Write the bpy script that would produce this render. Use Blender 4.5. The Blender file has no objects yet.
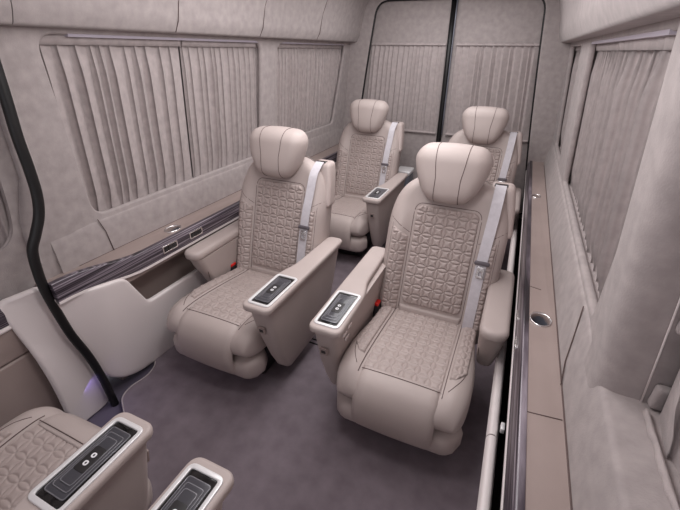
import bpy, bmesh, math, random
from mathutils import Vector, Matrix
from mathutils.bvhtree import BVHTree

# ------------------------------------------------------------------ camera, light, exposure
SC = bpy.context.scene
COL = SC.collection
cam_d = bpy.data.cameras.new('camera'); cam = bpy.data.objects.new('camera', cam_d); COL.objects.link(cam)
cam_d.sensor_width = 36.0; cam_d.lens = 381.0 / 680.0 * 36.0; cam_d.clip_start = .02
PITCH, YAW, ROLL = -.495, -.419, -.010
_fw = Vector((math.sin(YAW)*math.cos(PITCH), math.cos(YAW)*math.cos(PITCH), math.sin(PITCH)))
_r = Vector((math.cos(YAW), -math.sin(YAW), 0)); _d = _fw.cross(_r)
_rx = _r*math.cos(ROLL) + _d*math.sin(ROLL); _dn = -_r*math.sin(ROLL) + _d*math.cos(ROLL)
M = Matrix((( _rx.x, -_dn.x, -_fw.x, 0), (_rx.y, -_dn.y, -_fw.y, 0), (_rx.z, -_dn.z, -_fw.z, 1.4), (0, 0, 0, 1)))
cam.matrix_world = M
SC.camera = cam
w = bpy.data.worlds.new('daylight'); SC.world = w; w.use_nodes = True
w.node_tree.nodes['Background'].inputs[0].default_value = (.97, .95, 1.0, 1)
w.node_tree.nodes['Background'].inputs[1].default_value = 1.25
SC.view_settings.view_transform = 'Standard'; SC.view_settings.look = 'None'
SC.view_settings.exposure = -0.36; SC.view_settings.gamma = 1.0; SC.view_settings.use_curve_mapping = False


def area(name, loc, rot, sx, sy, e, color=(1, 1, 1)):
    l = bpy.data.lights.new(name, 'AREA'); l.shape = 'RECTANGLE'; l.size = sx; l.size_y = sy
    l.energy = e; l.color = color
    o = bpy.data.objects.new(name, l); COL.objects.link(o); o.location = loc; o.rotation_euler = rot
    return o


LC = (1.0, .98, .982)
area('roof_lamp_middle', (-.62, 1.5, 1.80), (0, 0, 0), .9, .9, 15, LC)
area('roof_lamp_rear', (-.62, 2.75, 1.80), (0, 0, 0), .9, .9, 13, LC)


def fill_point(name, loc, r, e):
    l = bpy.data.lights.new(name, 'POINT'); l.energy = e; l.shadow_soft_size = r; l.color = LC
    o = bpy.data.objects.new(name, l); COL.objects.link(o); o.location = loc
    return o


fill_point('added_fill_front', (-.40, .72, 1.60), .14, 17)  # added fill light without a fitting, brightens left panel and right valance
fill_point('added_fill_middle', (-.62, 1.9, 1.64), .12, 9)  # second added fill along the roof centre, stands for no actual lamp
area('step_lamp', (-1.40, .62, .16), (math.radians(35), math.radians(-30), 0), .12, .05, .05, (.35, .25, 1.0))

# ------------------------------------------------------------------ materials


def new_mat(name):
    m = bpy.data.materials.new(name); m.use_nodes = True
    nt = m.node_tree
    return m, nt, nt.nodes['Principled BSDF']


def srgb(r, g, b):
    f = lambda c: (c/255/12.92) if c/255 <= .04045 else ((c/255+.055)/1.055)**2.4
    return (f(r), f(g), f(b), 1)


def noise_mix(nt, bs, c1, c2, scale, detail=4, stretch=None, lo=.35, hi=.65):
    tc = nt.nodes.new('ShaderNodeTexCoord'); nz = nt.nodes.new('ShaderNodeTexNoise')
    nz.inputs['Scale'].default_value = scale; nz.inputs['Detail'].default_value = detail
    if stretch:
        mp = nt.nodes.new('ShaderNodeMapping'); mp.inputs['Scale'].default_value = stretch
        nt.links.new(tc.outputs['Object'], mp.inputs[0]); nt.links.new(mp.outputs[0], nz.inputs[0])
    else:
        nt.links.new(tc.outputs['Object'], nz.inputs[0])
    rp = nt.nodes.new('ShaderNodeValToRGB')
    rp.color_ramp.elements[0].position = lo; rp.color_ramp.elements[0].color = c1
    rp.color_ramp.elements[1].position = hi; rp.color_ramp.elements[1].color = c2
    nt.links.new(nz.outputs[0], rp.inputs[0]); nt.links.new(rp.outputs[0], bs.inputs['Base Color'])
    return tc, rp


def bump(nt, bs, tc, scale, strength, dist, detail=3):
    nz = nt.nodes.new('ShaderNodeTexNoise'); nz.inputs['Scale'].default_value = scale; nz.inputs['Detail'].default_value = detail
    nt.links.new(tc.outputs['Object'], nz.inputs[0])
    bp = nt.nodes.new('ShaderNodeBump'); bp.inputs['Strength'].default_value = strength; bp.inputs['Distance'].default_value = dist
    nt.links.new(nz.outputs[0], bp.inputs['Height']); nt.links.new(bp.outputs[0], bs.inputs['Normal'])


def cloth_mat(name, a, b, scale, rough, bscale, bstr, sheen=0., lo=.35, hi=.65):
    m, nt, bs = new_mat(name)
    tc, rp = noise_mix(nt, bs, srgb(*a), srgb(*b), scale, 5, None, lo, hi)
    bs.inputs['Roughness'].default_value = rough
    bs.inputs['Sheen Weight'].default_value = sheen
    bump(nt, bs, tc, bscale, bstr, .002)
    return m


def plain(name, c, rough=.5, metal=0., coat=0.):
    m, nt, bs = new_mat(name)
    bs.inputs['Base Color'].default_value = srgb(*c); bs.inputs['Roughness'].default_value = rough
    bs.inputs['Metallic'].default_value = metal; bs.inputs['Coat Weight'].default_value = coat
    return m


LEATHER = cloth_mat('leather', (180, 167, 163), (185, 172, 168), 6, .54, 420, .12)
LEATHER2 = cloth_mat('leather_quilt', (173, 159, 155), (178, 164, 160), 6, .5, 420, .1)
THREAD = plain('seam_thread', (96, 80, 78), .8)
SUEDE = cloth_mat('suede', (157, 148, 147), (174, 164, 163), 26, .95, 260, .3, .1, .3, .7)
CURTAIN = cloth_mat('curtain_suede', (166, 156, 155), (183, 172, 171), 30, .95, 300, .3, .1, .3, .7)
PLASTIC = plain('pale_plastic', (232, 223, 222), .42)
LEDGE = cloth_mat('ledge_leather', (158, 142, 137), (163, 147, 142), 8, .42, 420, .1)
CARPET = cloth_mat('carpet', (114, 103, 110), (130, 119, 126), 14, .97, 500, .6, 0., .3, .7)
CHROME = plain('brushed_chrome', (225, 222, 222), .25, 1.)
BEZEL = plain('satin_silver', (232, 231, 232), .3, .25)
RUBBER = plain('black_rubber', (14, 13, 15), .45)
BLACK = plain('black_gloss', (12, 12, 14), .12, 0., .6)
BLACKM = plain('dark_plastic', (38, 36, 38), .5)
EDGE = plain('polished_edge', (150, 150, 156), .2, .5)
STEP1 = plain('panel_gloss', (66, 66, 72), .28, 0., .3)
BELT = cloth_mat('belt_webbing', (198, 194, 200), (206, 202, 208), 60, .7, 700, .15)
BELTD = plain('belt_fitting', (92, 86, 92), .45)
RED = plain('red_button', (205, 32, 26), .4)
SHELL = cloth_mat('belt_cover', (179, 165, 161), (183, 169, 165), 6, .5, 420, .08)
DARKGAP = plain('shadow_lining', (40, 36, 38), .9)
GREYMET = plain('grey_case', (120, 122, 132), .35, .3)
WHITE = plain('white_print', (235, 235, 238), .5)
VIOLET = plain('step_plastic', (92, 85, 100), .5)

m, nt, bs = new_mat('veneer')
tc, rp = noise_mix(nt, bs, srgb(34, 28, 35), srgb(168, 158, 168), 4, 8, (3, .5, 62), .40, .70)
e = rp.color_ramp.elements.new(.53); e.color = srgb(84, 75, 84)
bs.inputs['Roughness'].default_value = .32; bs.inputs['Coat Weight'].default_value = .3
WOOD = m

# ------------------------------------------------------------------ helpers


def sm(a, b, x):
    t = min(1., max(0., (x-a)/(b-a))); return t*t*(3-2*t)


def link(name, mesh, mat, parent=None, smooth=True, loc=None):
    o = bpy.data.objects.new(name, mesh); COL.objects.link(o)
    if mat: mesh.materials.append(mat)
    if smooth: mesh.polygons.foreach_set('use_smooth', [True]*len(mesh.polygons))
    if parent: o.parent = parent
    if loc: o.location = loc
    return o


def obj(name, bm, mat, parent=None, smooth=True, sharp=None):
    bmesh.ops.recalc_face_normals(bm, faces=bm.faces[:])
    me = bpy.data.meshes.new(name); bm.to_mesh(me); bm.free()
    o = link(name, me, mat, parent, smooth)
    if sharp is not None: me.set_sharp_from_angle(angle=math.radians(sharp))
    return o


def tag(o, label=None, cat=None, group=None, kind=None):
    if label: o['label'] = label
    if cat: o['category'] = cat
    if group: o['group'] = group
    if kind: o['kind'] = kind
    return o


def empty(name, loc, rz=0.):
    o = bpy.data.objects.new(name, None); COL.objects.link(o); o.location = loc; o.rotation_euler = (0, 0, rz)
    o.empty_display_size = .05
    return o


def grid(bm, f, nu, nv, us=None, vs=None):
    us = us or [i/nu for i in range(nu+1)]; vs = vs or [j/nv for j in range(nv+1)]
    V = [[bm.verts.new(f(u, v)) for v in vs] for u in us]
    for i in range(len(us)-1):
        for j in range(len(vs)-1):
            bm.faces.new((V[i][j], V[i+1][j], V[i+1][j+1], V[i][j+1]))
    return V


def loft(bm, rings, caps=True):
    V = [[bm.verts.new(p) for p in r] for r in rings]
    n = len(V[0])
    for a, b in zip(V[:-1], V[1:]):
        for i in range(n):
            bm.faces.new((a[i], a[(i+1) % n], b[(i+1) % n], b[i]))
    if caps:
        bm.faces.new(V[0][::-1]); bm.faces.new(V[-1])


def rb(size, r, n=8, m=4, fn=None):
    """rounded box: six grids, dense at the rounding; fn deforms each point"""
    bm = bmesh.new(); h = [s/2 for s in size]; r = min(r, min(h)*.999)
    def axis(k):
        a = h[k]; c = a-r
        lo = [-a + r*(1-math.cos(i/m*math.pi/2)) for i in range(m)]
        mid = [-c + 2*c*i/n for i in range(n+1)]
        return lo+mid+[-x for x in lo[::-1]]
    ax = [axis(k) for k in range(3)]
    cache = {}
    def vert(p):
        key = tuple(round(x, 6) for x in p)
        if key not in cache:
            q = [max(-(h[k]-r), min(h[k]-r, p[k])) for k in range(3)]
            d = Vector([p[k]-q[k] for k in range(3)])
            if d.length > 1e-9: d = d.normalized()*r
            v = Vector(q)+d
            if fn: v = Vector(fn(v))
            cache[key] = bm.verts.new(v)
        return cache[key]
    for k in range(3):
        a, b = (k+1) % 3, (k+2) % 3
        for s in (-1, 1):
            for i in range(len(ax[a])-1):
                for j in range(len(ax[b])-1):
                    q = []
                    for (ii, jj) in ((i, j), (i+1, j), (i+1, j+1), (i, j+1)):
                        p = [0, 0, 0]; p[k] = s*h[k]; p[a] = ax[a][ii]; p[b] = ax[b][jj]
                        q.append(vert(p))
                    q = list(dict.fromkeys(q))
                    if len(q) >= 3:
                        try: bm.faces.new(q)
                        except ValueError: pass
    return bm


def tube(bm, pts, r, seg=6, closed=False, flat=None):
    pts = [Vector(p) for p in pts]; n = len(pts); rings = []
    up = None
    for i, p in enumerate(pts):
        a = pts[(i-1) % n] if (closed or i > 0) else p
        b = pts[(i+1) % n] if (closed or i < n-1) else p
        t = (b-a).normalized()
        if up is None:
            up = Vector((0, 0, 1)) if abs(t.z) < .9 else Vector((1, 0, 0))
        s = t.cross(up)
        if s.length < 1e-6: s = t.orthogonal()
        s.normalize(); up2 = s.cross(t).normalized(); up = up2
        rr = r(i/(n-1)) if callable(r) else r
        k = flat or 1.
        rings.append([p + s*math.cos(q)*rr + up2*math.sin(q)*rr*k for q in [2*math.pi*j/seg for j in range(seg)]])
    V = [[bm.verts.new(p) for p in rg] for rg in rings]
    for i in range(n if closed else n-1):
        a, b = V[i], V[(i+1) % n]
        for j in range(seg):
            bm.faces.new((a[j], a[(j+1) % seg], b[(j+1) % seg], b[j]))
    if not closed:
        bm.faces.new(V[0][::-1]); bm.faces.new(V[-1])


def rrect(x0, x1, y0, y1, r, k=5):
    out = []
    for cx, cy, a0 in ((x1-r, y0+r, -90), (x1-r, y1-r, 0), (x0+r, y1-r, 90), (x0+r, y0+r, 180)):
        for i in range(k+1):
            a = math.radians(a0+90*i/k); out.append((cx+r*math.cos(a), cy+r*math.sin(a)))
    return out


def round_poly(pts, r, k=5):
    """round the corners of a polygon; r a number or one per corner"""
    out = []; n = len(pts)
    for i in range(n):
        p = Vector(pts[i]); a = Vector(pts[i-1])-p; b = Vector(pts[(i+1) % n])-p
        ri = r[i] if isinstance(r, (list, tuple)) else r
        ri = min(ri, a.length*.49, b.length*.49)
        if ri < 1e-5: out.append(tuple(p)); continue
        s, e = p+a.normalized()*ri, p+b.normalized()*ri
        for j in range(k+1):
            t = j/k; q = s*(1-t)**2 + p*2*t*(1-t) + e*t*t
            out.append(tuple(q))
    return out


def plate(outer, holes, fn, thick, bev=.004, res=2, maxlen=None):
    """filled 2D outline with holes, extruded and bevelled through a curve, then bent by fn(u, v, w)"""
    cu = bpy.data.curves.new('tmp', 'CURVE'); cu.dimensions = '2D'; cu.fill_mode = 'BOTH'
    cu.extrude = max(.0005, thick/2-bev); cu.bevel_depth = bev; cu.bevel_resolution = res
    for loop in [outer]+list(holes):
        s = cu.splines.new('POLY'); s.points.add(len(loop)-1); s.use_cyclic_u = True
        for q, (a, b) in zip(s.points, loop): q.co = (a, b, 0, 1)
    o = bpy.data.objects.new('tmp', cu); COL.objects.link(o)
    dg = bpy.context.evaluated_depsgraph_get()
    me = bpy.data.meshes.new_from_object(o.evaluated_get(dg), depsgraph=dg)
    bpy.data.objects.remove(o); bpy.data.curves.remove(cu)
    bm = bmesh.new(); bm.from_mesh(me); bpy.data.meshes.remove(me)
    bmesh.ops.remove_doubles(bm, verts=bm.verts[:], dist=1e-5)
    if maxlen:
        bmesh.ops.triangulate(bm, faces=bm.faces[:])
        bmesh.ops.beautify_fill(bm, faces=bm.faces[:], edges=[e for e in bm.edges if len(e.link_faces) == 2 and abs(e.link_faces[0].normal.z) > .99 and abs(e.link_faces[1].normal.z) > .99])
        for _ in range(5):
            es = [e for e in bm.edges if e.calc_length() > maxlen]
            if not es: break
            bmesh.ops.subdivide_edges(bm, edges=es, cuts=1)
            bmesh.ops.triangulate(bm, faces=[f for f in bm.faces if len(f.verts) > 3])
    for v in bm.verts: v.co = Vector(fn(*v.co))
    return bm


def inset_loop(loop, d):
    n = len(loop); out = []
    for i in range(n):
        a, p, b = Vector(loop[i-1]), Vector(loop[i]), Vector(loop[(i+1) % n])
        t1 = (p-a); t2 = (b-p)
        t = (t1.normalized() if t1.length else Vector((0, 0))) + (t2.normalized() if t2.length else Vector((0, 0)))
        if t.length < 1e-9: t = t2
        t.normalize(); out.append((p.x - t.y*d, p.y + t.x*d))
    return out


def seam_on(tree, rays, parent, r=.0013, lift=.0006):
    pts = []; bm = bmesh.new()
    for o, d in rays:
        h = tree.ray_cast(Vector(o), Vector(d).normalized())
        if h[0] is not None: pts.append(h[0]+h[1]*lift)
    if len(pts) > 2:
        tube(bm, pts, r, 5); obj('seam', bm, THREAD, parent)
    else: bm.free()


def tree_of(o):
    bm = bmesh.new(); bm.from_mesh(o.data); t = BVHTree.FromBMesh(bm); bm.free(); return t


# star quilting: petals along a square lattice, puffed four-pointed pillows between them
QA = .048
def quilt(u, v):
    a = (u/QA) % 1.; b = (v/QA) % 1.
    da = min(a, 1-a); db = min(b, 1-b)
    w1 = .20*math.sin(math.pi*a)**.8+1e-4; w2 = .20*math.sin(math.pi*b)**.8+1e-4
    if db < w1 and (da > w2 or db/w1 < da/w2):
        return .95*(1-(db/w1)**2)**.6*min(1., w1/.12)
    if da < w2:
        return .95*(1-(da/w2)**2)**.6*min(1., w2/.12)
    d = min(db-w1, da-w2)
    return 1.15*(1-math.exp(-(d/.06)**.9))


def patch(surf, u0, u1, v0, v1, r, amp, base=.004, step=.0032, sink=.005, q=True, rim=.009, skip=None):
    nu = max(4, int((u1-u0)/step)); nv = max(4, int((v1-v0)/step))
    cx, cy, hx, hy = (u0+u1)/2, (v0+v1)/2, (u1-u0)/2, (v1-v0)/2
    bm = bmesh.new()
    def f(a, b):
        u = u0+(u1-u0)*a; v = v0+(v1-v0)*b
        p = Vector(surf(u, v)); e = .002
        n = (Vector(surf(u+e, v))-Vector(surf(u-e, v))).cross(Vector(surf(u, v+e))-Vector(surf(u, v-e))).normalized()
        qx, qy = abs(u-cx)-(hx-r), abs(v-cy)-(hy-r)
        sd = math.hypot(max(qx, 0), max(qy, 0))+min(max(qx, qy), 0)-r
        if skip: sd = max(sd, skip(u, v))
        k = sm(0, rim, -sd)
        h = -sink + k*(sink+base) + (amp*quilt(u, v)*sm(0, rim*1.3, -sd) if q else 0)
        return p+n*h
    grid(bm, f, nu, nv)
    return bm


def ribbon(bm, pts, wid, th=.0015, side=(1, 0, 0)):
    side = Vector(side)
    rings = []
    for i, p in enumerate(pts):
        p = Vector(p); a = Vector(pts[max(0, i-1)]); b = Vector(pts[min(len(pts)-1, i+1)])
        t = (b-a).normalized(); s = (side - t*side.dot(t)).normalized(); n = s.cross(t)
        rings.append([p-s*wid/2-n*th, p+s*wid/2-n*th, p+s*wid/2+n*th, p-s*wid/2+n*th])
    loft(bm, rings)


def children(o): return [c for c in bpy.data.objects if c.parent == o]


def copy_tree(o, parent=None):
    c = o.copy(); COL.objects.link(c)
    if parent: c.parent = parent
    for ch in children(o): copy_tree(ch, c)
    return c


# ------------------------------------------------------------------ the cabin shell
XL, XR, YB, YF = -1.543, .283, 3.5, -.42
def wl(y, z, w=0.):
    return (XL + (.09*(z-.77) if z > .77 else 0.) + w, y, z)
def wr(y, z, w=0.):
    return (XR - (.09*(z-.77) if z > .77 else 0.) - w, y, z)


def struct(o): return tag(o, kind='structure')


bm = bmesh.new()
fp = round_poly([(.16, YF), (.16, YB), (-1.56, YB), (-1.56, 1.0), (-1.42, .93), (-1.392, .85), (-1.412, .77), (-1.395, .705), (-1.315, .654), (-1.236, .60), (-1.20, YF)], [0, 0, 0, .03, .04, .04, .03, .03, .04, .05, 0])
struct(obj('floor', plate(fp, [], lambda u, v, w: (u, v, w-.006), .012, .004), CARPET, sharp=40))
bm = bmesh.new(); tube(bm, [(a, b, -.001) for a, b in fp if .45 < b < 1.0 and -1.5 < a < -1.2], .0035, 6)
struct(obj('trim_1', bm, SUEDE))
bm = bmesh.new()
for (x0, x1, y0, y1, z) in ((-1.75, -1.10, YF, 1.2, -.035), ):
    grid(bm, lambda u, v: (x0+(x1-x0)*u, y0+(y1-y0)*v, z), 1, 1)
struct(obj('trim_2', bm, VIOLET))
# roof
bm = bmesh.new()
grid(bm, lambda u, v: (-1.62+1.98*u, YF+(YB+.1-YF)*v, 1.86), 8, 8)
struct(obj('ceiling', bm, SUEDE))

# side walls with window openings
WIN_L1 = round_poly([(.925, .765), (2.15, .765), (2.165, 1.447), (.880, 1.447)], .075, 8)
WIN_L2 = round_poly([(2.315, .80), (3.27, .80), (3.42, 1.445), (2.305, 1.445)], [.05, .05, .07, .12], 8)
WIN_R1 = round_poly([(1.015, .772), (2.33, .772), (2.28, 1.447), (.93, 1.447), (.93, 1.10)], [.03, .03, .05, .03, .3], 8)
WIN_R2 = round_poly([(2.75, .772), (3.35, .772), (3.42, 1.44), (2.66, 1.44)], .04, 8)
RY0 = .80
struct(obj('wall_left', plate(round_poly([(.66, .60), (3.55, .60), (3.55, 1.60), (.735, 1.60), (.725, 1.0), (.68, .85)], 0), [WIN_L1, WIN_L2], lambda u, v, w: wl(u, v, w-.012), .026, .011, 3), SUEDE, sharp=40))
pr = [(.82, .60), (3.55, .60), (3.55, 1.60), (.82, 1.60)]
def bulge(u, v, w):
    x, y, z = wr(u, v, w-.012)
    return (x, y, z)
struct(obj('wall_right', plate(round_poly(pr, 0), [WIN_R1, WIN_R2], bulge, .026, .011, 3), SUEDE, sharp=40))
# bodywork behind the curtains and below
bm = bmesh.new()
grid(bm, lambda u, v: wl(YF+(YB+.1-YF)*u, 1.86*v, -.075), 4, 40)
struct(obj('trim_3', bm, SUEDE))
bm = bmesh.new()
grid(bm, lambda u, v: wr(-.9+(YB+.1+.9)*u, 1.86*v, -.16), 4, 40)
struct(obj('trim_4', bm, SUEDE))

# sill pads below the windows
def prism(bm, prof, y0, y1, ny=1):
    loft(bm, [[(x, y0+(y1-y0)*i/ny, z) for x, z in prof] for i in range(ny+1)])
def prof_round(p, r, k=5): return round_poly(p, r, k)
bm = bmesh.new()
prism(bm, prof_round([(-1.60, .59), (-1.530, .59), (-1.532, .70), (-1.540, .755), (-1.60, .765)], [0, .006, .06, .012, 0]), .735, 3.5)
struct(obj('trim_5', bm, SUEDE, sharp=50))
bm = bmesh.new()
prism(bm, prof_round([(.46, .59), (.25, .59), (.262, .70), (.276, .765), (.46, .775)], [0, .006, .04, .012, 0]), YF, 3.5)
struct(obj('trim_6', bm, SUEDE, sharp=50))
# sill seams
bm = bmesh.new()
tube(bm, [(-1.528, .96, .60), (-1.529, .95, .70), (-1.536, .935, .76)], .0018, 5)
tube(bm, [(.247, .92, .602), (.252, .985, .64), (.259, 1.02, .69), (.272, 1.09, .765)], .0018, 5)
struct(obj('trim_7', bm, THREAD))

# storage ledges: top tray, veneer strip, pale lower panel with its trough
def front_rise(y): return .05*sm(1.0, .66, y)
CUPS = [(.200, 1.215, .030, .036), (.190, 2.57, .024, .030), (-1.465, 1.24, .030, .040)]
def ell(c, k=1., n=36): return [(c[0]+c[2]*k*math.cos(2*math.pi*i/n), c[1]+c[3]*k*math.sin(2*math.pi*i/n)) for i in range(n)]
struct(obj('trim_8', plate([(-1.56, .64), (-1.404, .64), (-1.404, YB), (-1.56, YB)], [ell(CUPS[2])[::-1]], lambda u, v, w: (u, v, .59+w), .030, .001), LEDGE, sharp=30))
struct(obj('trim_9', plate([(.154, YF), (.30, YF), (.30, YB), (.154, YB)], [ell(CUPS[0])[::-1], ell(CUPS[1])[::-1]], lambda u, v, w: (u, v, .59+w), .030, .001), LEDGE, sharp=30))
bm = bmesh.new()
rings = []
for i in range(61):
    y = .618+(YB-.618)*i/60; d = front_rise(y)
    rings.append([(x+.0*d, y, z+d) for x, z in prof_round([(-1.415, .527), (-1.392, .524), (-1.384, .565), (-1.393, .609), (-1.415, .609)], [.002, .006, .02, .006, .002], 3)])
loft(bm, rings)
veneer_l = struct(obj('trim_10', bm, WOOD, sharp=40))
bm = bmesh.new()
prism(bm, prof_round([(.165, .525), (.137, .525), (.132, .565), (.146, .608), (.165, .608)], [.002, .006, .02, .006, .002], 3), YF, YB, 60)
veneer_r = struct(obj('trim_11', bm, WOOD, sharp=40))
bm = bmesh.new()   # chrome line under each strip
rings = []
for i in range(61):
    y = .618+(YB-.618)*i/60; d = front_rise(y)
    rings.append([(x, y, z+d) for x, z in ((-1.415, .522), (-1.388, .522), (-1.388, .532), (-1.415, .532))])
loft(bm, rings)
prism(bm, [(.165, .515), (.134, .515), (.134, .525), (.165, .525)], YF, YB)
struct(obj('trim_12', bm, PLASTIC, sharp=30))
# seams across the ledges
bm = bmesh.new()
tube(bm, [(.150, .79, .6055), (.244, .80, .6055)], .0014, 5)
tube(bm, [(.150, 1.43, .6055), (.205, 1.415, .6055)], .0014, 5)
tube(bm, [(.249, y/10, .6045) for y in range(-6, 35)], .0025, 5)
tube(bm, [(-1.531, y/10, .6045) for y in range(8, 35)], .0025, 5)
struct(obj('trim_13', bm, THREAD))

# pale lower panel, left: tall block at the door post, notch, long low wall
def panel_l(u, v, w):
    return (-1.395 - .062*(1-v/.55)**1.0 + w - .030*sm(.78, .62, u) , u, v)
pp = [(.611, .586), (.87, .535), (.962, .345), (3.5, .335), (3.5, 0), (.95, 0), (.82, .02), (.725, .09), (.680, .21), (.655, .32), (.630, .43), (.612, .52)]
struct(obj('trim_14', plate(round_poly(pp, [.01, .03, .035, .0, 0, .08, .06, .06, .05, .05, .05, .04]), [], panel_l, .03, .012, 3, .03), PLASTIC, sharp=40))
bm = bmesh.new()   # trough back and bottom
prism(bm, [(-1.56, .0), (-1.475, .0), (-1.475, .12), (-1.53, .14), (-1.53, .53), (-1.56, .53)], .78, YB)
prism(bm, [(-1.56, .50), (-1.405, .50), (-1.405, .527), (-1.56, .527)], .80, YB)
struct(obj('trim_15', bm, LEDGE, sharp=30))
# right: matching low wall with a rounded rim
def rim_r(y0, y1, bm):
    prism(bm, prof_round([(.150, 0.0), (.104, .335), (.112, .355), (.132, .355), (.140, .335), (.165, 0.)], [0, .006, .008, .01, .006, 0]), y0, y1, 1)
bm = bmesh.new(); rim_r(.905, YB, bm); struct(obj('trim_16', bm, PLASTIC, sharp=40))
bm = bmesh.new(); rim_r(YF, .90, bm); struct(obj('trim_17', bm, PLASTIC, sharp=40))
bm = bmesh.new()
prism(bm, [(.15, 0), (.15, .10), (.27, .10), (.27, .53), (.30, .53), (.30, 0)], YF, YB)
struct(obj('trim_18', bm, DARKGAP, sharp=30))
bm = bmesh.new(); 
bmc = rb((.012, .03, .02), .003, 1, 2); bmc.transform(Matrix.Translation((.146, .935, .362)))
struct(obj('trim_19', bmc, BEZEL, sharp=40))

# overhead lockers / valances
def valance(s, cx, y0, y1, name):
    bm = bmesh.new()
    pr_ = prof_round([(-1.58, 1.455), (-1.418, 1.455), (-1.392, 1.50), (-1.375, 1.60), (-1.33, 1.75), (-1.22, 1.86), (-1.58, 1.86)], [0, .012, .03, .1, .1, 0, 0], 6)
    mir = (lambda x: x) if s < 0 else (lambda x: -1.26-x)
    loft(bm, [[(mir(x), y, z) for x, z in pr_] for y in [y0+(y1-y0)*i/12 for i in range(13)]])
    return struct(obj(name, bm, SUEDE, sharp=60))
valance(-1, 0, YF, .797, 'trim_20'); valance(-1, 0, .800, YB, 'trim_21'); valance(1, 0, YF, YB, 'trim_22')
bm = bmesh.new()
for y in (1.43, 2.05, 2.74):
    tube(bm, [(-1.416, y, 1.458), (-1.390, y, 1.50), (-1.374, y+.01, 1.60), (-1.35, y+.03, 1.68), (-1.325, y+.05, 1.75)], .0018, 5)
struct(obj('trim_23', bm, THREAD))

# rear wall, double doors, seals
cxr = -.615
arch = round_poly([(-1.545, .12), (.21, .12), (.122, .713), (.05, 1.363), (.012, 1.765), (-1.262, 1.765), (-1.326, 1.351), (-1.409, .72)], [.05, .05, .3, .3, .12, .12, .3, .3], 8)
wallb = [(-1.62, 0), (.36, 0), (.36, 1.9), (-1.62, 1.9)]
struct(obj('wall_back', plate(wallb, [arch[::-1]], lambda u, v, w: (u, YB+.012-w, v), .03, .012, 3), SUEDE, sharp=40))
bm = bmesh.new(); tube(bm, [(a, YB+.012, b) for a, b in inset_loop(arch, .012)], .010, 8, closed=True)
struct(obj('trim_24', bm, RUBBER))
def rear_half(s):
    xc = cxr-.008
    x0, x1 = (-1.62, xc-.025) if s < 0 else (xc+.025, .34)
    def fn(u, v, w): return (u + .02*(v-1.0)*(-.6), YB+.055-w, v)
    return plate(rrect(x0, x1, .05, 1.80, .02), [], fn, .03, .010, 3), x0, x1
for s, nm in ((-1, 'door_1'), (1, 'door_2')):
    b_, x0, x1 = rear_half(s)
    struct(obj(nm, b_, SUEDE, sharp=40))
bm = bmesh.new(); tube(bm, [(cxr-.012-.012*(z-1.), YB+.035, z) for z in (.05, .6, 1.2, 1.80)], .022, 10)
struct(obj('trim_25', bm, RUBBER))
bm = bmesh.new(); tube(bm, [(cxr+.012-.012*(z-1.), YB+.018, z) for z in (.75, .9, 1.2, 1.6, 1.80)], .006, 8)
struct(obj('trim_26', bm, GREYMET))
bm = bmesh.new(); tube(bm, [(.055, YB+.03, .733), (-.02, YB+.03, .735)], .012, 6)

# black door seal along the door post
sp = [(.735, 1.75), (.712, 1.298), (.702, 1.156), (.700, 1.046), (.694, .962), (.677, .896), (.645, .836), (.619, .79), (.608, .715), (.606, .633), (.614, .53), (.628, .413), (.650, .312), (.663, .237), (.676, .123), (.681, .02), (.685, -.05)]
def spline(pts, k=6):
    out = []
    P = [Vector(p) for p in pts]; P = [P[0]]+P+[P[-1]]
    for i in range(1, len(P)-2):
        a, b, c, d = P[i-1], P[i], P[i+1], P[i+2]
        for j in range(k):
            t = j/k
            out.append(.5*((2*b)+(c-a)*t+(2*a-5*b+4*c-d)*t*t+(3*b-a-3*c+d)*t**3))
    out.append(P[-2]); return out
bm = bmesh.new(); tube(bm, [(-1.421, p[0], p[1]) for p in spline(sp)], .0165, 10)
struct(obj('trim_27', bm, RUBBER))
bm = bmesh.new(); tube(bm, [(-1.462, p[0]+.026, p[1]) for p in spline(sp[:9])], .015, 8)
struct(obj('trim_28', bm, SUEDE))
# suede door post between seal and window: part of wall_left already; jamb behind the seal
# sliding door ahead of the seal
dlip = round_poly([(-.6, .755), (.545, .745), (.640, .80), (.655, .90), (.662, 1.05), (.67, 1.43), (-.6, 1.43)], [0, .05, .05, .05, 0, .06, 0], 6)
dout = [(YF, .60), (.735, .60), (.76, .85), (.77, 1.8), (YF, 1.8)]
struct(obj('door_3', plate(dout, [dlip], lambda u, v, w: wl(u, v, w-.02), .02, .008, 3), SUEDE, sharp=40))
# pale door-jamb cover
jm = [(.50, .612), (.60, .63), (.632, .52), (.66, .28), (.70, .02), (.665, -.02), (.53, -.02), (.53, .22), (.52, .40)]
def jamb(u, v, w): return (-1.462 + w - .05*sm(.57, .50, u)*sm(.3, .62, v), u, v)
struct(obj('trim_30', plate(round_poly(jm, [.03, .01, .05, .05, .02, .03, .02, .05, .05]), [], jamb, .03, .012, 3), PLASTIC, sharp=40))
bm = bmesh.new(); prism(bm, prof_round([(-1.56, .53), (-1.498, .53), (-1.494, .57), (-1.502, .605), (-1.56, .605)], [0, .005, .02, .01, 0], 3), YF, .53, 30)
struct(obj('trim_31', bm, WOOD, sharp=40))
bm = bmesh.new(); prism(bm, prof_round([(-1.56, .512), (-1.496, .512), (-1.492, .52), (-1.496, .53), (-1.56, .53)], [0, .003, .003, .003, 0], 2), YF, .53)
struct(obj('trim_32', bm, PLASTIC, sharp=40))
bm = bmesh.new()
prism(bm, prof_round([(-1.58, -.03), (-1.51, -.03), (-1.505, .385), (-1.58, .385)], [0, .01, .012, 0]), YF, .56)
prism(bm, prof_round([(-1.58, .388), (-1.505, .388), (-1.502, .51), (-1.58, .51)], [0, .012, .004, 0]), YF, .56)
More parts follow.
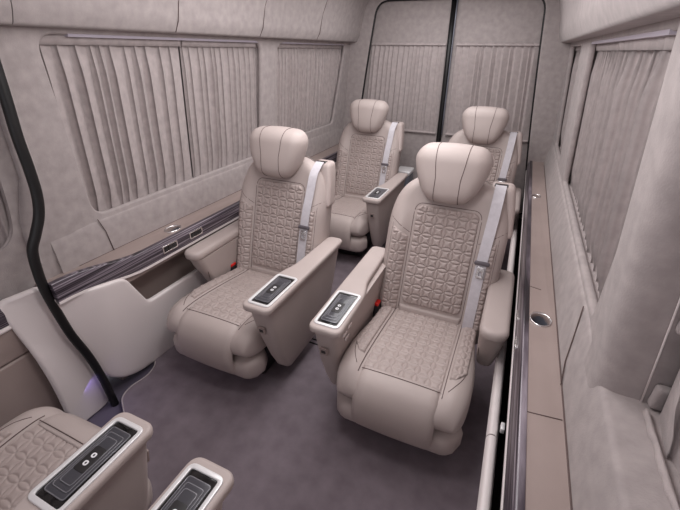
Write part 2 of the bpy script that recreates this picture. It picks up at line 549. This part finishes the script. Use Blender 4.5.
struct(obj('trim_33', bm, LEDGE, sharp=40))
# aluminium seat rails let into the carpet
bm = bmesh.new()
for y in (1.395, 1.425):
    tube(bm, [(-.95, y, .001), (-.50, y-.01, .001)], .004, 6)
struct(obj('trim_34', bm, BLACKM))

# ------------------------------------------------------------------ curtains
def curtain_mesh(fn, u0, u1, v0, v1, nf, amp, seed, zhead, zhem=None, slant=0., res=12):
    """gathered cloth: ridged folds of uneven width between a gathered header and a hem"""
    R = random.Random(seed); ws = [R.uniform(.6, 1.5) for _ in range(nf)]; S = sum(ws)
    hs = [R.uniform(.6, 1.2) for _ in range(nf)]; dr = [R.uniform(-.3, .3) for _ in range(nf+1)]
    ed = [0]
    for q in ws: ed.append(ed[-1]+q/S)
    us = []
    for i in range(nf):
        for j in range(res): us.append((i, j/res))
    us.append((nf-1, 1.))
    nv = 26
    bm = bmesh.new(); V = []
    for i, p in us:
        row = []
        for j in range(nv+1):
            t = j/nv; v = v0+(v1-v0)*t
            sway = (.35/nf)*(1-t)
            e0 = ed[i]+(dr[i]*sway if i > 0 else 0); e1 = ed[i+1]+(dr[i+1]*sway if i+1 < nf else 0)
            uu = e0+(e1-e0)*p
            q = 1-p
            fold = (q/.84)**1.1*(1-.25*q) if q < .84 else (1-((q-.84)/.16))*.79
            if q > .84: uu += (e1-e0)*.22*math.sin(math.pi*(q-.84)/.16)
            top = .5+.5*sm(zhead+.01, zhead-.12, v)
            bot = 1. if zhem is None else .35+.65*sm(zhem, zhem+.12, v)
            h = amp*hs[i]*fold*top*bot
            row.append(bm.verts.new(fn(u0+(u1-u0)*uu, v, h)))
        V.append(row)
    for a, b in zip(V[:-1], V[1:]):
        for j in range(nv): bm.faces.new((a[j], b[j], b[j+1], a[j+1]))
    return bm


def band_mesh(fn, u0, u1, va, vb, off, seed, wob=.002):
    R = random.Random(seed); n = max(8, int(abs(u1-u0)/.012)); ph = [R.uniform(-1, 1) for _ in range(n+1)]
    bm = bmesh.new()
    rings = []
    for i in range(n+1):
        u = u0+(u1-u0)*i/n; k = wob*ph[i]
        prof = [(va, off-.004), (va, off+.001+k), (va+(vb-va)*.5, off+.004+k), (vb, off+.001+k), (vb, off-.004)]
        rings.append([fn(u, v, h) for v, h in prof])
    loft(bm, rings)
    return bm


def curtain(name, label, fn, u0, u1, z0, z1, nf, amp, seed, head=True, hem=True, group=None, hh=.05):
    zh = z1-hh; zm = z0+.03
    o = obj(name, curtain_mesh(fn, u0, u1, z0, z1, nf, amp, seed, zh, zm if hem else None), CURTAIN)
    tag(o, label, 'curtain', group)
    if head: obj('header_band', band_mesh(fn, u0, u1, zh, z1-.008, amp*.55, seed+1, .0035), CURTAIN, o)
    if hem: obj('hem', band_mesh(fn, u0, u1, zm-.022, zm-.002, amp*.5, seed+2, .002), CURTAIN, o)
    return o


fl_ = lambda d: (lambda y, z, h: wl(y, z, -d+h))
fr_ = lambda d: (lambda y, z, h: wr(y, z, -d+h))
fb_ = lambda y, z, h: (-.615 + (y+.615)*(1+.11*(1.43-z)) - .012*(z-1.), YB+.036-h, z)
curtain('curtain', 'wide pleated grey suede curtain on the left window nearest the sliding door', fl_(.046), .80, 1.545, .72, 1.455, 13, .034, 3)
curtain('curtain', 'pleated grey suede curtain right of the gap in the big left window', fl_(.046), 1.555, 2.25, .72, 1.455, 15, .030, 8)
curtain('curtain', 'finely pleated suede curtain on the rear left side window', fl_(.046), 2.26, 3.48, .72, 1.455, 30, .024, 11)
curtain('curtain', 'pleated suede curtain on the left leaf of the rear double door', fb_, -1.285, -.655, .735, 1.455, 17, .026, 21, hh=.022)
curtain('curtain', 'pleated suede curtain on the right leaf of the rear double door', fb_, -.575, .045, .735, 1.455, 14, .032, 27, hh=.022)
curtain('curtain', 'broad-pleated suede curtain in the big right window, the half beside the broad post', fr_(.046), .86, 1.645, .73, 1.455, 13, .042, 31)
curtain('curtain', 'finely pleated suede curtain in the big right window, half beyond its gap', fr_(.046), 1.66, 2.42, .73, 1.455, 14, .026, 37)
curtain('curtain', 'narrow pleated suede curtain in the farthest right side window', fr_(.046), 2.55, 3.48, .73, 1.455, 18, .020, 41)
curtain('curtain', 'large pleated suede curtain in front of the broad right post, at the right edge', fr_(.085), -.80, .722, .755, 1.55, 14, .05, 47)
curtain('curtain', 'suede curtain in the sliding door window at the far left edge', fl_(.06), -.25, .80, .66, 1.43, 13, .030, 53)
# curtain rails
for nm, f_, y0, y1, z in (('trim_35', fl_(.02), 1.0, 2.15, 1.442), ('trim_36', fl_(.02), 2.40, 3.40, 1.442), ('trim_37', fr_(.02), 1.02, 2.26, 1.442)):
    bm = bmesh.new()
    loft(bm, [[f_(y, z-.012, 0), f_(y, z-.012, .018), f_(y, z+.008, .018), f_(y, z+.008, 0)] for y in (y0, y1)])
    struct(obj(nm, bm, plain('rail_grey', (186, 178, 190), .4), sharp=30))
# hem strap with clips on the front right curtain edge
bm = bmesh.new()
post = round_poly([(.93, .004), (.90, .016), (.762, .016), (.752, -.14), (.93, -.14)], [.02, .05, .05, .0, .0], 7)
loft(bm, [[wr(y, z, w) for y, w in post] for z in [.60+.06*i for i in range(17)]])
struct(obj('trim_38', bm, SUEDE, sharp=60))
bm = bmesh.new()
tube(bm, [wr(.7535, z, -.062) for z in (.76, .9, 1.1, 1.3, 1.55)], .002, 5)
struct(obj('trim_39', bm, PLASTIC))
for k, z in enumerate((.80, .98, 1.20)):
    bm = rb((.03, .022, .055), .008, 2, 3); bm.transform(Matrix.Translation(wr(.744, z, -.085)))
    struct(obj('trim_%d' % (40+k), bm, SUEDE))

# ------------------------------------------------------------------ small fittings on the shell
def cup_holder(x, y, rx, ry, label):
    e = empty('cup_holder', (x, y, .606)); tag(e, label, 'cup holder', None)
    n = 40
    def lathe(prof, cap):
        bm = bmesh.new()
        V = [[bm.verts.new((rx*k*math.cos(2*math.pi*i/n), ry*k*math.sin(2*math.pi*i/n), z)) for i in range(n)] for k, z in prof]
        for a, b in zip(V[:-1], V[1:]):
            for i in range(n): bm.faces.new((a[i], a[(i+1) % n], b[(i+1) % n], b[i]))
        if cap: bm.faces.new(V[-1])
        return bm
    obj('chrome_ring', lathe([(1.14, -.001), (1.12, .003), (1.02, .003), (.985, -.001), (.97, -.012)], False), CHROME, e)
    obj('cup_well', lathe([(.972, -.010), (.95, -.06), (.90, -.066), (.2, -.066)], True), GREYMET, e)
    return e
cup_holder(.200, 1.215, .030, .036, 'oval chrome-rimmed cup holder in the right ledge beside the nearer right seat')
cup_holder(.190, 2.57, .024, .030, 'small dark cup holder in the right ledge towards the rear door')
cup_holder(-1.465, 1.24, .030, .040, 'cup holder in the left ledge above the sockets')

def socket(name, y, s, label):
    e = empty(name, (0, 0, 0)); tag(e, label, 'power socket', 'sockets in the left veneer strip' if s < 0 else 'sockets in the right veneer strip')
    f = (lambda u, v, w: (-1.385+w, y+u, .571+v+front_rise(y))) if s < 0 else (lambda u, v, w: (.135-w, y+u, .566+v))
    L = .044 if s < 0 else .03; H = .017 if s < 0 else .012
    obj('frame', plate(rrect(-L, L, -H, H, .006), [rrect(-L+.005, L-.005, -H+.004, H-.004, .003)[::-1]], f, .006, .001), CHROME, e, sharp=40)
    obj('socket_face', plate(rrect(-L+.004, L-.004, -H+.003, H-.003, .003), [], lambda u, v, w: f(u, v, w-.001), .004, .0008), BLACK, e, sharp=40)
    for k in (-.024, 0, .024) if s < 0 else (-.013, .013):
        obj('socket_port', plate(rrect(k-.008, k+.008, -.006, .006, .002), [rrect(k-.006, k+.006, -.003, .003, .001)[::-1]], lambda u, v, w: f(u, v, w+.0015), .002, .0005), BLACKM, e, sharp=40)
    return e
socket('power_socket', 1.135, -1, 'nearer of two chrome-framed sockets in the left veneer strip')
socket('power_socket', 1.305, -1, 'farther of two chrome-framed sockets in the left veneer strip')
socket('power_socket', 1.10, 1, 'nearer chrome-edged socket in the right veneer strip, beside the seat arm')
socket('power_socket', 1.26, 1, 'farther chrome-edged socket in the right veneer strip, beside the seat arm')

# ------------------------------------------------------------------ captain seats
LEAN_T = Vector((0, .27, .963)); LEAN_N = Vector((0, -.963, .27))
def bw(t):
    if t <= .38: return .260 - .02*sm(.06, -.08, t)
    q = min(1., (t-.38)/.292); return .26*max(0., 1-q**3.0)**.46
def bdepth(x, t):
    ax = abs(x)
    bol = .030*sm(.135, .195, ax)*(1-.75*sm(.36, .54, t))
    top = -.05*(1-math.sqrt(max(0, 1-min(1., max(0., (t-.575)/.095))**2)))
    bot = -.03*sm(.02, -.07, t)
    lum = .012*math.exp(-((t-.14)/.12)**2)*(1-sm(.10, .16, ax))
    return bol+top+bot+lum
def edge_round(x, wt, r):
    e = wt-abs(x); r = min(r, wt)
    if e >= r or r < 1e-6: return 0.
    q = min(1., (r-e)/r); return r*(1-math.sqrt(max(0., 1-q*q)))
def bpos(x, t, d):
    return Vector((x, .473, .30)) + LEAN_T*t + LEAN_N*d
def bfront(x, t):
    return bpos(x, t, bdepth(x, t) - edge_round(x, bw(t), .065))


def make_seat(side):
    """side: which local x side carries the control console; seat faces local -y"""
    root = empty('passenger_seat', (0, 0, 0))
    # ---- backrest
    bm = bmesh.new(); rings = []
    ss = [math.sin((i/32-.5)*math.pi) for i in range(33)]
    for j in range(61):
        t = -.075 + .745*(1-(1-j/60)**1.25); wt = max(bw(t), .004)
        th = .125 - .03*sm(.5, .67, t)
        fr = [bpos(wt*s, t, bdepth(wt*s, t)-edge_round(wt*s, wt, .065)) for s in ss]
        bk = [bpos(wt*s, t, -th + .02*sm(.15, .67, t) + edge_round(wt*s, wt, .05)*.5) for s in ss[::-1][1:-1]]
        rings.append(fr+bk)
    loft(bm, rings)
    back = obj('backrest', bm, LEATHER, root)
    obj('quilted_panel', patch(bfront, -.138, .138, .050, .517, .032, .0080, .0030, step=.0016), LEATHER2, back)
    for s in (-1, 1):
        cut = lambda u, v, s=s: (v-.375-.55*max(0, abs(u)-.16))
        a, b = (-.226, -.150) if s < 0 else (.150, .226)
        obj('side_quilting', patch(bfront, a, b, -.03, .43, .012, .0070, .002, step=.0016, skip=cut), LEATHER2, back)
    obj('waist_band', patch(bfront, -.148, .148, -.03, .046, .012, 0, .011, step=.004, q=False, rim=.014), LEATHER, back)
    tr = tree_of(back)
    def bray(x, t): return (bpos(x, t, .25), -LEAN_N)
    for s in (-1, 1):
        seam_on(tr, [bray(s*(.150+.10*k), .385+.065*k) for k in [i/8 for i in range(9)]], back, .0015)
        seam_on(tr, [bray(s*(.231-.002*k), -.03+.45*k) for k in [i/20 for i in range(21)]], back, .0012)
        seam_on(tr, [bray(s*.1445, -.02+.50*k) for k in [i/20 for i in range(21)]], back, .0018)
    pl = [(x, t) for x, t in rrect(-.1425, .1425, .02, .523, .034, 8)]
    seam_on(tr, [bray(x, t) for x, t in pl if t > .45], back, .0018)
    # ---- headrest
    def hf(v):
        z = v.z; k = .62 + .38*sm(-.16, .07, z)**.85
        x = v.x*k
        y = v.y - (.016*(1-(v.x/.155)**2)*(1 if v.y < 0 else -.2))
        y += .022*max(0., -z/.12)**2*(1 if v.y < 0 else 0)
        zz = z - .012*(v.x/.155)**2*max(-1., min(1., z/.09))
        return (x - .012, y + zz*.20 + .625, zz + .944)
    hd = obj('headrest', rb((.308, .13, .238), .056, 14, 8, hf), LEATHER, root)
    tr = tree_of(hd)
    for s in (-1, 1):
        rays = []
        for i in range(61):
            a = math.radians(-75+210*i/60)
            xx = s*(.050+.014*max(0, math.sin(a)))
            rays.append(((xx - .012, .64, .944), (0, -math.cos(a), math.sin(a))))
        seam_on(tr, rays, hd, .0014)
    for x in (-.045, .045):
        bm = bmesh.new(); tube(bm, [(x, .645, .80), (x, .64, .92)], .007, 10)
        obj('headrest_post', bm, CHROME, root)
    # ---- cushion
    W = .247
    def cw(y): return .222 + (W-.222)*sm(.42, .12, y)
    def ctop(x, y):
        ax = abs(x)
        z = .345 - .0 * y - .035*sm(.12, .50, y) + .010*math.exp(-((y-.05)/.10)**2)
        bol = .026*sm(.135, .185, ax)*(1-.3*sm(.3, .5, y))
        roll = .06
        e = cw(y)-ax
        if e < roll:
            q = min(1., (roll-e)/roll); bol -= roll*(1-math.sqrt(max(0, 1-q*q)))
        return z+bol
    def cf(x, y): return Vector((x, y, ctop(x, y)))
    def cush(v):
        yy = v.y+.215; s = v.x/.262
        x = s*cw(yy)
        # rounded plan of the nose
        yy += .085*max(0, abs(s)-.55)**2*4*(1-sm(-.05, .3, yy)) * .6
        z = v.z + .27
        if v.z > 0:
            zt = ctop(x*.999, yy) ; z = .27 + v.z/.075*(zt-.27) if abs(x) < cw(yy)-.055 else .27+v.z + (ctop(x*.8, yy)-.345)
        return (x, yy, z)
    # body built as lofted sections along y so that the nose rolls over
    bm = bmesh.new(); rings = []
    ys = [-.078+.0*i for i in range(1)]
    NS = 44
    for j in range(41):
        q = j/40; y = -.078 + .578*(q**1.5)
        # nose: superellipse in the y-z plane
        d = y+.078; nose = math.sqrt(max(0., 1-(1-min(1., d/.085))**2))
        wy = cw(y)*(.80+.20*math.sqrt(max(0, 1-(1-min(1, (d+.004)/.16))**2)))
        ring = []
        zc, zb = .285, .222
        for i in range(NS):
            a = 2*math.pi*i/NS
            c, s = math.cos(a), math.sin(a)
            ex = .42
            x = wy*math.copysign(abs(c)**ex, c); zz = math.copysign(abs(s)**ex, s)
            ztop = .345-.035*sm(.12, .50, y)+.010*math.exp(-((y-.05)/.10)**2)+.026*sm(.135, .185, abs(x))*(1-.3*sm(.3, .5, y))
            hh = (ztop-zc) if s > 0 else (zc-zb)
            ring.append((x, y, zc + zz*hh*max(.05, nose)))
        rings.append(ring)
    loft(bm, rings)
    cu = obj('seat_cushion', bm, LEATHER, root)
    tr = tree_of(cu)
    def csurf(x, y):
        h = tr.ray_cast(Vector((x, y, .6)), Vector((0, 0, -1)))
        return h[0] if h[0] is not None else Vector((x, y, .3))
    obj('quilted_panel', patch(csurf, -.150, .150, .004, .47, .006, .0048, .0030, step=.0020), LEATHER2, cu)
    for s in (-1, 1):
        a, b = (-.222, -.158) if s < 0 else (.158, .222)
        cut = lambda u, v: .06-v + 1.6*max(0, abs(u)-.185)
        obj('side_quilting', patch(csurf, a, b, .03, .46, .03, .0050, .002, step=.0020, skip=cut), LEATHER2, cu)
    dn = (0, 0, -1)
    for s in (-1, 1):
        seam_on(tr, [((s*.154, -.02+.49*k/24, .6), dn) for k in range(25)], cu, .0018)
        seam_on(tr, [((s*(.214-.045*max(0, 1-k/7)**2), .005+.45*k/24, .6), dn) for k in range(25)], cu, .0013)
    # ---- leg rest: two side rolls and a centre apron folding over the front
    bm = bmesh.new(); rings = []
    for j in range(25):
        q = j/24; x = -.245+.490*q
        e = min(q, 1-q); k = math.sqrt(max(0, 1-(1-min(1., e/.14))**2)); k = max(.12, k)
        ring = []
        for i in range(28):
            a = 2*math.pi*i/28; c, s = math.cos(a), math.sin(a)
            yy = .005 + .078*k*math.copysign(abs(c)**.7, c); zz = .166 + .062*(.4+.6*k)*math.copysign(abs(s)**.7, s)
            ring.append((x, yy + .10*(.166-zz)*.5, zz))
        rings.append(ring)
    loft(bm, rings)
    leg = obj('leg_rest', bm, LEATHER, root)
    path = spline([(.012, .349), (-.018, .347), (-.052, .328), (-.078, .285), (-.086, .232), (-.080, .185), (-.064, .145), (-.030, .122), (.03, .115)], 4)
    bm = bmesh.new(); rings = []
    for i, p in enumerate(path):
        a = path[max(0, i-1)]; b = path[min(len(path)-1, i+1)]; t = (b-a).normalized(); n = Vector((-t.y, t.x))
        if n.x > 0 and p.y < .3: n = -n
        n = Vector((t.y, -t.x)); 
        prof = []
        hw = .150
        for k in range(17):
            s = -1+2*k/16
            lift = .010*math.sqrt(max(0, 1-max(0, (abs(s)-.90)/.10)**2)) + .004*(1-s*s)
            prof.append((s*hw, lift))
        o_ = p
        ring = [(x, o_.x + n.x*l, o_.y + n.y*l) for x, l in prof] + [(x, o_.x - n.x*.012, o_.y - n.y*.012) for x, l in prof[::-1]]
        rings.append(ring)
    loft(bm, rings)
    ap = obj('apron', bm, LEATHER, leg)
    bm = bmesh.new(); tube(bm, [(x, -.002, .3585+.0045*(1-(x/.15)**2)+.001) for x in [-.146+.0292*i for i in range(11)]], .0016, 5)
    obj('seam', bm, THREAD, leg)
    # ---- pedestal
    bm = rb((.36, .36, .16), .02, 2, 3); bm.transform(Matrix.Translation((0, .26, .082)))
    obj('pedestal', bm, BLACKM, root)
    # ---- control console arm
    S = side
    bm = bmesh.new(); rings = []
    for z, y0, y1, x0, x1 in ((.085, .14, .40, .272, .305), (.10, .10, .42, .264, .314), (.14, .065, .47, .258, .318), (.22, .03, .53, .252, .324), (.32, -.002, .57, .246, .329), (.42, -.028, .605, .238, .329), (.48, -.04, .625, .234, .331), (.504, -.046, .630, .232, .333)):
        rings.append([(S*a, b, z) for a, b in rrect(x0, x1, y0, y1, min(.03, (x1-x0)*.45))])
    loft(bm, rings)
    con = obj('console_arm', bm, LEATHER, root, sharp=60)
    po = round_poly([(.2245, -.050), (.3315, -.050), (.3345, .3), (.3345, .63), (.270, .63), (.259, .30), (.232, .215)], [.022, .022, .1, .02, .02, .05, .04], 8)
    hole = round_poly([(.239, -.028), (.321, -.028), (.324, .184), (.237, .184)], .010)
    def padf(u, v, w): return (S*u, v, .518 + w + .0*sm(.25, .65, v))
    obj('arm_pad', plate(po, [], padf, .030, .011, 4), LEATHER, con, sharp=70)
    fo = round_poly([(.232, -.036), (.328, -.036), (.330, .192), (.230, .192)], .018)
    obj('tray_frame', plate(fo, [hole[::-1]], lambda u, v, w: (S*u, v, .5335+w), .008, .0025), BEZEL, con, sharp=50)
    obj('tray_glass', plate(hole, [], lambda u, v, w: (S*u, v, .5318+w), .003, .0005), BLACK, con, sharp=50)
    for k, ins in enumerate((.009, .016, .0225)):
        lp = round_poly([(.239+ins, -.028+ins*2.0), (.321-ins, -.028+ins*2.0), (.322-ins, .184-ins*2.0), (.238+ins, .184-ins*2.0)], .008)
        obj('tray_step', plate(lp, [], lambda u, v, w, k=k: (S*u, v, .5345+w+.0013*k), .0024, .0010), STEP1, con, sharp=60)
        lq = inset_loop(lp, .0013)
        obj('step_edge', plate(lp, [lq[::-1]], lambda u, v, w, k=k: (S*u, v, .5358+w+.0013*k), .0012, .0003), EDGE, con, sharp=60)
    lp = round_poly([(.263, .045), (.297, .045), (.297, .108), (.263, .108)], .006)
    obj('touch_pad', plate(lp, [], lambda u, v, w: (S*u, v, .5385+w), .0024, .0008), BLACKM, con, sharp=60)
    for yy in (.067, .088):
        obj('symbol', plate(rrect(.274, .286, yy-.006, yy+.006, .005), [rrect(.277, .283, yy-.003, yy+.003, .0025)[::-1]], lambda u, v, w: (S*(u), v, .5400+w), .0012, .0003), WHITE, con, sharp=60)
    # small outlet low on the nose and seat switches on the inner face
    def nosef(u, v, w): return (S*(.287+u), -.036 - w + (.42-v-.42)*.19, .41+v)
    obj('outlet', plate(rrect(-.015, .015, -.018, .018, .003), [], nosef, .006, .0012), LEDGE, con, sharp=50)
    obj('outlet_port', plate(rrect(-.008, .008, -.007, .007, .002), [], lambda u, v, w: nosef(u, v, w+.002), .005, .001), BLACKM, con, sharp=50)
    for yy, zz in ((.04, .455), (.085, .465), (.06, .425)):
        obj('seat_switch', plate(rrect(-.018, .018, -.006, .006, .004), [], lambda u, v, w: (S*(.236-w), yy+u, zz+v), .008, .002), CHROME, con, sharp=50)
    bm = bmesh.new()
    tr2 = tree_of(con)
    tube(bm, [(S*(.3385+.003*sm(-.03,.3,y/40)), y/40, .5275) for y in range(-1, 25)], .0012, 5)
    obj('seam', bm, THREAD, con)
    # ---- plain outer arm
    S2 = -side
    bm = bmesh.new(); rings = []
    for z, y0, y1, x0, x1 in ((.27, .30, .60, .240, .300), (.34, .265, .62, .234, .308), (.42, .225, .64, .229, .316), (.485, .20, .66, .226, .320)):
        rings.append([(S2*a, b, z) for a, b in rrect(x0, x1, y0, y1, .028)])
    loft(bm, rings)
    oa = obj('outer_arm', bm, LEATHER, root, sharp=60)
    po = round_poly([(.243, .198), (.304, .198), (.306, .66), (.246, .66)], [.028, .028, .02, .02], 8)
    obj('arm_pad', plate(po, [], lambda u, v, w: (S2*u, v, .505 + w), .046, .020, 5), LEATHER, oa, sharp=70)
    bm = bmesh.new(); tube(bm, [(S2*.2405, .258, .35), (S2*.2345, .245, .42), (S2*.2315, .24, .47)], .0015, 5)
    obj('seam', bm, THREAD, oa)
    # ---- shoulder belt: cover, webbing, slider, tongue; buckle
    def hous(v):
        z = v.z; k = .82+.18*sm(-.11, .03, z)
        return (v.x*k + .196 - .22*z*.9 +   .020, v.y + .686 + z*.36, z + .80)
    hb = obj('belt_cover', rb((.098, .082, .205), .020, 5, 5, hous), SHELL, root)
    bm = rb((.055, .03, .007), .003, 2, 2); bm.transform(Matrix.Translation((.190, .704, .9005)))
    obj('belt_slot', bm, BLACK, hb)
    bpts = [(.190, .705, .901), (.190, .686, .904), (.189, .664, .893)]
    for t in (.585, .56, .53, .49, .45, .40, .35, .31, .25, .18, .1, .03, -.03):
        x = .189-.012*sm(.6, .2, t); p = bfront(x, t); p = p+LEAN_N*.0155; bpts.append(tuple(p))
    bm = bmesh.new(); ribbon(bm, bpts, .044, .001)
    strap = obj('seat_belt', bm, BELT, root, sharp=40)
    ps = bfront(.181, .315)
    rot = Matrix.Rotation(math.radians(-15.6), 4, 'X')
    bm = rb((.062, .014, .018), .006, 2, 3); bm.transform(Matrix.Translation(ps+LEAN_N*.018) @ rot)
    obj('belt_slider', bm, BELTD, strap)
    pt = bfront(.181, .275)+LEAN_N*.021
    obj('belt_tongue', plate(rrect(-.014, .014, -.024, .024, .004), [rrect(-.007, .007, -.016, .004, .002)[::-1]], lambda u, v, w: tuple(pt+Vector((u, 0, 0))+LEAN_T*v+LEAN_N*w), .004, .001), CHROME, strap, sharp=40)
    def buck(v): return (v.x-.236, v.y+.43+v.z*.2, v.z+.305)
    bk = obj('buckle', rb((.024, .045, .075), .006, 1, 3, buck), BLACKM, root)
    bm = rb((.021, .040, .03), .005, 1, 3); bm.transform(Matrix.Translation((-.236, .434, .336)))
    obj('release_button', bm, RED, bk)
    return root


seat_m = make_seat(-1); seat_p = make_seat(1)
GR = 'quilted captain seats'
def put(o, x, y, rz, label):
    o.location = (x, y, 0); o.rotation_euler = (0, 0, rz); tag(o, label, 'seat', GR)
put(seat_m, -.203, .996, 0, 'nearer right beige leather captain seat, large in the middle, beside the right ledge')
put(seat_p, -1.055, 1.0, 0, 'nearer left beige leather captain seat beside the veneer strip with sockets')
put(copy_tree(seat_p), -1.067, 2.313, 0, 'far left beige captain seat in front of the left rear door curtain')
put(copy_tree(seat_m), -.208, 2.30, 0, 'far right beige captain seat half hidden behind the nearer right seat')
put(copy_tree(seat_m), -1.046, .352, math.pi, 'rear-facing captain seat in the bottom left corner with a black glass arm tray')
put(copy_tree(seat_p), -.215, .335, math.pi, 'rear-facing captain seat of which only an arm tip shows at the bottom edge')

# grey case behind the far left seat
e = empty('storage_case', (-.84, 3.28, 0)); tag(e, 'grey case with a pale top standing behind the far left seat', 'case')
bm = rb((.13, .16, .44), .015, 1, 3); bm.transform(Matrix.Translation((0, 0, .22))); obj('case_body', bm, GREYMET, e)
bm = rb((.138, .168, .04), .015, 1, 3); bm.transform(Matrix.Translation((0, 0, .455))); obj('case_lid', bm, BEZEL, e)
